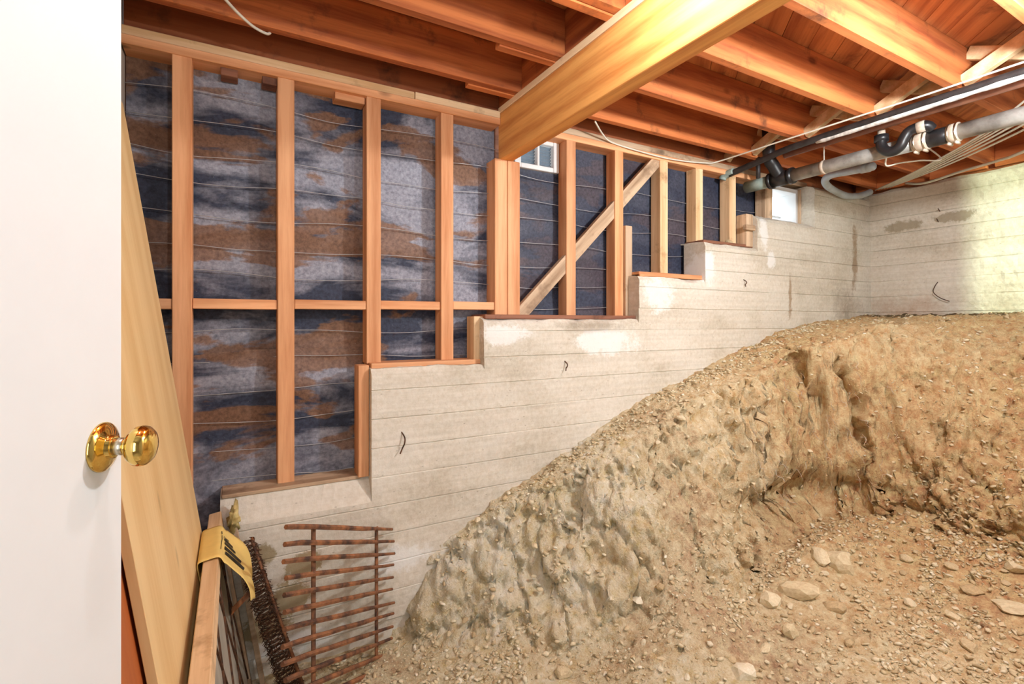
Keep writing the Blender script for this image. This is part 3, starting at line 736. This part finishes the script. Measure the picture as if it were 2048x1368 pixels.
# trap hung beside the drain
tr = empty('pipe_trap', (3.60, 1.6, 2.75)); tag(tr, 'black plastic trap with U bend beside the grey drain pipe', 'pipe trap')
yt0, yt1 = at_px(3.58, 1762), at_px(3.58, 1834); XT = 3.585; ym = (yt0+at_px(XT, 1800))/2
yb = at_px(XT, 1808)
rel(tube('u_bend', [(XT, yt0, 2.80), (XT, yt0, 2.745), (XT, yt0-.02, 2.705), (XT, (yt0+yb)/2, 2.685), (XT, yb+.02, 2.705), (XT, yb, 2.745), (XT+.005, yb-.03, 2.785), (XT+.02, yb-.10, 2.795), (XT+.05, yt1-.05, 2.775)], .030, M['abs'], tr, 16), tr)
rel(tube('slip_nut', [(XT, yt0, 2.765), (XT, yt0, 2.805)], .040, M['abs'], tr, 12, 0), tr); rel(tube('cleanout_plug', [(XT, yt0, 2.80), (XT, yt0, 2.835)], .022, M['coupling'], tr, 8, 0), tr)
rel(tube('trap_band', [(XT+.012, yb-.06, 2.792), (XT+.02, yb-.10, 2.795)], .034, M['coupling'], tr, 14, 0), tr)
# two supply pipes tight under the joists
sp = empty('supply_pipe', (3.40, 1.5, 2.86)); tag(sp, 'black iron pipe with torn white wrapping under the joists', 'pipe')
rel(tube('pipe_run', [(3.42, 2.60, 2.79), (3.42, 2.3, 2.825), (3.40, 1.9, 2.846), (3.37, .1, 2.848)], .023, M['black_iron'], sp, 12, 4), sp)
rel(tube('elbow', [(3.42, 2.56, 2.803), (3.415, 2.64, 2.79), (3.41, 2.66, 2.76)], .028, M['greenpipe'], sp, 12, 4), sp)
rel(tube('wrap', [(3.405, 1.92, 2.830), (3.395, 1.45, 2.830), (3.385, 1.0, 2.831), (3.37, .12, 2.832)], [.014+.006*abs(math.sin(i*1.7)) for i in range(19)], M['wrap'], sp, 10), sp)
sp2 = tube('supply_pipe', [(3.53, 2.22, 2.845), (3.53, .1, 2.852)], .022, M['copper'], None, 12, 0); tag(sp2, 'bare red-brown pipe running beside the wrapped black pipe', 'pipe')
ve = tube('stub_pipe', [(3.56, 2.45, 2.74), (3.56, 2.45, 2.90)], .016, M['black_iron'], None, 10, 0); tag(ve, 'short black vertical stub pipe near the small window', 'pipe')
# bent hose from the drain to the wall corner
hp = [onX(1745, 333, 3.82), onX(1700, 342, 3.95), onX(1662, 350, 4.15), onX(1650, 362, 4.3), onX(1660, 376, 4.5), onX(1690, 391, 4.8), onX(1715, 392, 5.05), onX(1731, 388, 5.16), onX(1740, 384, 5.22)]
ho = tube('flexible_hose', hp, .029, M['hose'], None, 14, 8); tag(ho, 'grey-blue hose curving from the drain pipe to the wall corner', 'hose')
tube('hose_cuff', [hp[0]+(hp[1]-hp[0])*.15, hp[0]+(hp[1]-hp[0])*.45], .034, M['hose'], ho, 14, 0)
# cream cables fanning out from the corner
ends = [(1972, 264), (1990, 258), (2009, 253), (2028, 250), (2047, 249), (2066, 250)]
for i, (px, py) in enumerate(ends):
    a = Vector((5.30, 2.44-.024*i, 2.872)); b = onX(px, py, 4.1); c = b+(b-a)*.32; c.z = JB-.018
    m_ = (a+b)/2-Vector((0, 0, .02)); o = tube('cable', [a, m_, b, (b+c)/2, c], .0062, M['cable'], None, 8)
    tag(o, 'cream sheathed cable fanning out from the concrete wall corner', 'cable', 'cream cables fanning from the wall corner')
o = tube('cable', [(5.31, 2.20, 2.88), onX(1850, 366, 5.1), onX(1925, 342, 4.9), onX(2000, 320, 4.7), onX(2060, 298, 4.5), (4.3, .4, 2.89)], .010, M['cable'], None, 8); tag(o, 'lone cream cable running along the top of the right concrete wall', 'cable')
o = tube('cable', [(3.695, 1.63, 2.722), onX(1772, 331, 3.74), onX(1800, 326, 3.85), onX(1840, 321, 3.95), onX(1882, 317, 4.05), (4.02, RF[2]-.03, 2.87), (4.0, RF[2]-.022, JB+.004)], .005, M['cable'], None, 6); tag(o, 'thin tan cord hanging below the grey drain pipe', 'cord')
o = tube('cable', [onY(1190, 243, 2.45), onY(1205, 268, 2.55), onY(1222, 284, YS-.015), onY(1270, 300, YS-.02), onY(1340, 318, YS-.02), onY(1410, 326, YS-.03), onZ(1440, 322, 2.865), onZ(1560, 283, 2.872), onZ(1700, 238, 2.88), onZ(1850, 190, 2.885), onZ(2048, 124, 2.888), onZ(2200, 76, 2.888)], .0055, M['cable'], None, 7); tag(o, 'thin white cable stapled along the top plate then under the joists', 'cable')
o = tube('cable', [onZ(430, -25, 2.89), onZ(470, 20, 2.885), onZ(505, 52, 2.875), onZ(532, 67, 2.88), onZ(540, 66, 2.90)], .006, M['cable'], None, 8); tag(o, 'short white cable dangling from the joist above the tar paper', 'cable')

# ================================================================== SMALL THINGS ON THE WALLS
def tie(pts, label): o = tube('form_tie', pts, .0035, M['rustdark'], None, 6, 4); tag(o, label, 'wire')
def hook(px, py, s): p = onY(px, py, YC-.004); return [p+Vector((.0, .01, .05*s)), p+Vector((.012*s, -.012, .02*s)), p+Vector((.008*s, -.02, -.01*s)), p+Vector((.0, -.012, -.035*s)), p+Vector((-.018*s, -.022, -.065*s))]
tie(hook(804, 882, .9), 'bent rusty tie wire on the concrete above the iron grate'); tie(hook(1130, 730, .5), 'small rusty tie wire on the concrete below the diagonal brace'); tie(hook(1488, 565, .5), 'tiny rusty tie wire under the white streak near the window')
tie([(XB, 1.975, 1.97), (XB-.03, 1.985, 1.93), (XB-.04, 1.99, 1.88), (XB-.045, 1.94, 1.83), (XB-.04, 1.88, 1.80)], 'long bent rebar hook low on the right concrete wall')
tie([(XB, 1.96, 2.58), (XB-.06, 1.95, 2.595)], 'upper rebar stub poking from the patched right wall'); tie([(XB, 1.97, 2.49), (XB-.06, 1.96, 2.51)], 'lower rebar stub poking from the patched right wall')

# ================================================================== STONES
def rock_mesh(seed, sub, flat=.6):
    bm = bmesh.new(); bmesh.ops.create_icosphere(bm, subdivisions=sub, radius=1); rr = random.Random(seed)
    cuts = [(Vector((rr.uniform(-1, 1), rr.uniform(-1, 1), rr.uniform(-1, 1))).normalized(), rr.uniform(.55, .8)) for _ in range(7)]
    for v in bm.verts:
        for d, h in cuts:
            k = v.co.dot(d)
            if k > h: v.co -= d*(k-h)
        v.co *= rr.uniform(.94, 1.06); v.co.z *= flat; v.co.y *= .8
    return bm
RM = []
for i in range(7):
    b_ = rock_mesh(i, 2, .45+.05*i); me = bpy.data.meshes.new('stone'); b_.to_mesh(me); b_.free(); me.materials.append(M['stone']); RM.append(me)
def put_stone(x, y, r, label, group=None, z=None, k=None):
    me = RM[(k if k is not None else random.randrange(7))]
    o = bpy.data.objects.new('stone', me); COL.objects.link(o)
    o.location = (x, y, (gz(x, y) if z is None else z)+r*.18); o.scale = (r, r*random.uniform(.8, 1.1), r*random.uniform(.7, 1)); o.rotation_euler = (random.uniform(-.3, .3), random.uniform(-.3, .3), random.uniform(0, 6.28))
    tag(o, label, 'stone', group); return o
def ground_hit(px, py):
    r = ray(px, py); t = .9
    while t < 7:
        p = r*t
        if p.x < XB and p.y < YC and ZC+p.z < gz(p.x, p.y): return p.x, p.y
        t += .01
    return None
BIG = [(1664, 1219, .068, 'rounded clod at the end of the broken block below the dug hollow'), (1680, 1132, .095, 'large cracked clod lying just in front of the dug hollow'),
       (1640, 1120, .075, 'big tan clod leaning against the cracked clod by the hollow'), (1812, 1122, .045, 'pale blunt stone alone in the gravel beyond the clods'),
       (1600, 1190, .115, 'widest flat broken block of dirt below the dug hollow'), (1540, 1210, .065, 'low pale block touching the wide broken block'),
       (1945, 1186, .058, 'flat tan slab lying in the bright gravel slope'), (1905, 1135, .040, 'long thin pale stone in the bright gravel slope'),
       (1583, 1270, .055, 'flat pale slab lying by itself on the bare floor'), (1485, 1352, .060, 'whitish angular stone on the gravel near the buried board end'),
       (1530, 1300, .040, 'brown flat clod beside the whitish angular stone'), (1128, 1350, .050, 'pale round stone among gravel below the left earth nose'),
       (1418, 738, .030, 'dark stone resting against the concrete at the bank edge'), (1562, 676, .040, 'whitish stone on top of the bank beside the concrete'),
       (1905, 1235, .036, 'small pale stone below the flat tan slab'), (2030, 1140, .055, 'bulky pale stone at the top of the gravel slope'),
       (1820, 1210, .034, 'squat pale stone between the broken block and the gravel slope'), (1275, 1205, .036, 'flat grey stone on the gravel cone under the earth nose'),
       (1362, 838, .034, 'white chip of stone on the upper shoulder of the bank'), (1320, 1180, .032, 'thin grey slab standing in the gravel cone'),
       (2020, 1220, .085, 'broad brown clod on the lower gravel slope'), (1700, 1290, .036, 'lone tan stone on the smooth floor'), (1940, 1300, .045, 'pale flat stone on the smooth floor below the gravel')]
TAKEN = []
for i, (px, py, r, lb) in enumerate(BIG):
    h = ground_hit(px, py)
    if h: put_stone(h[0], h[1], r, lb, 'large stones in the dirt'); TAKEN.append((h[0], h[1], r))
n_ = 0
while n_ < 190:
    px, py = random.uniform(780, 2048), random.uniform(650, 1368)
    h = ground_hit(px, py)
    if not h: continue
    d = np.interp(py, [650, 900, 1050, 1368], [.25, .25, .9, 1.])
    if random.random() > d: continue
    put_stone(h[0], h[1], random.uniform(.010, .024), 'small angular tan stone lying loose on the dirt', 'small loose stones on the dirt'); n_ += 1; TAKEN.append((h[0], h[1], .02))
p = onY(1458, 486, 2.57); put_stone(p.x, p.y, .045, 'grey round stone sitting on the sill plate beside a stud', None, 2.232, 6)
# fine rubble nobody could count
base = rock_mesh(40, 1, .6); bv = np.array([v.co[:] for v in base.verts]); bf = np.array([[v.index for v in f.verts] for f in base.faces]); base.free()
NV, NF, K = len(bv), len(bf), 19000
xs = RNG.uniform(.05, XB-.02, K*4); ys = RNG.uniform(.5, YC-.035, K*4)
ii = np.clip(((xs-GX[0])/.0095).astype(int), 0, nx_-1); jj = np.clip(((ys-GY[0])/.0095).astype(int), 0, ny_-1)
dens = (1-upper[ii, jj])*(.35+.65*(vnoise(xs*2.2, ys*2.2, xs*0) > -.1))+.9*upper[ii, jj]*(sstep(ys, YC-.32, YC-.05))*(xs < 4.3)+.10
keep = (RNG.uniform(0, 1, K*4) < dens*.8) & (xs > .33)
for tx, ty, tr_ in TAKEN: keep &= np.hypot(xs-tx, ys-ty) > tr_*1.15+.012
xs, ys, ii, jj = xs[keep][:K], ys[keep][:K], ii[keep][:K], jj[keep][:K]; K = len(xs)
rr = .0045+.015*RNG.random(K)**3; ang = RNG.uniform(0, 6.28, K); tl = RNG.uniform(-.5, .5, (K, 2))
sc = np.stack([rr*RNG.uniform(.8, 1.6, K), rr*RNG.uniform(.7, 1.1, K), rr*RNG.uniform(.5, 1., K)], -1)
V = bv[None]*sc[:, None, :]; V = V+RNG.normal(0, 1, V.shape)*rr[:, None, None]*.10
V[..., 2] += V[..., 0]*tl[:, :1]+V[..., 1]*tl[:, 1:]
ca, sa = np.cos(ang)[:, None], np.sin(ang)[:, None]; vx = V[..., 0]*ca-V[..., 1]*sa; vy = V[..., 0]*sa+V[..., 1]*ca
PXX = np.stack([vx+X2[ii, jj][:, None], vy+Y2[ii, jj][:, None], V[..., 2]+(Z2[ii, jj]+rr*.25)[:, None]], -1).reshape(-1, 3)
Q = (bf[None]+(np.arange(K)*NV)[:, None, None]).reshape(-1, 3)
ru = link('rubble', mesh_np('rubble', PXX, Q), M['stone']); tag(ru, 'fine loose rubble and gravel strewn over the dirt bank', 'rubble', kind='stuff')
# hair roots hanging from the cut
bm = bmesh.new()
for k in range(70):
    h = ground_hit(random.uniform(1480, 1790), random.uniform(720, 1010))
    if not h: continue
    p = Vector((h[0], h[1], gz(*h)))+Vector((-.02, -.03, .03)); pts = [p]
    for q in range(4): p = p+Vector((random.uniform(-.02, .02), random.uniform(-.025, .01), random.uniform(-.035, .005))); pts.append(p)
    add_tube(bm, smooth_path(pts, 3), .0013, 3, False)
ro = finish(bm, 'roots', M['coupling']); tag(ro, 'thin pale roots trailing from the dug face of the dirt bank', 'roots', kind='stuff')
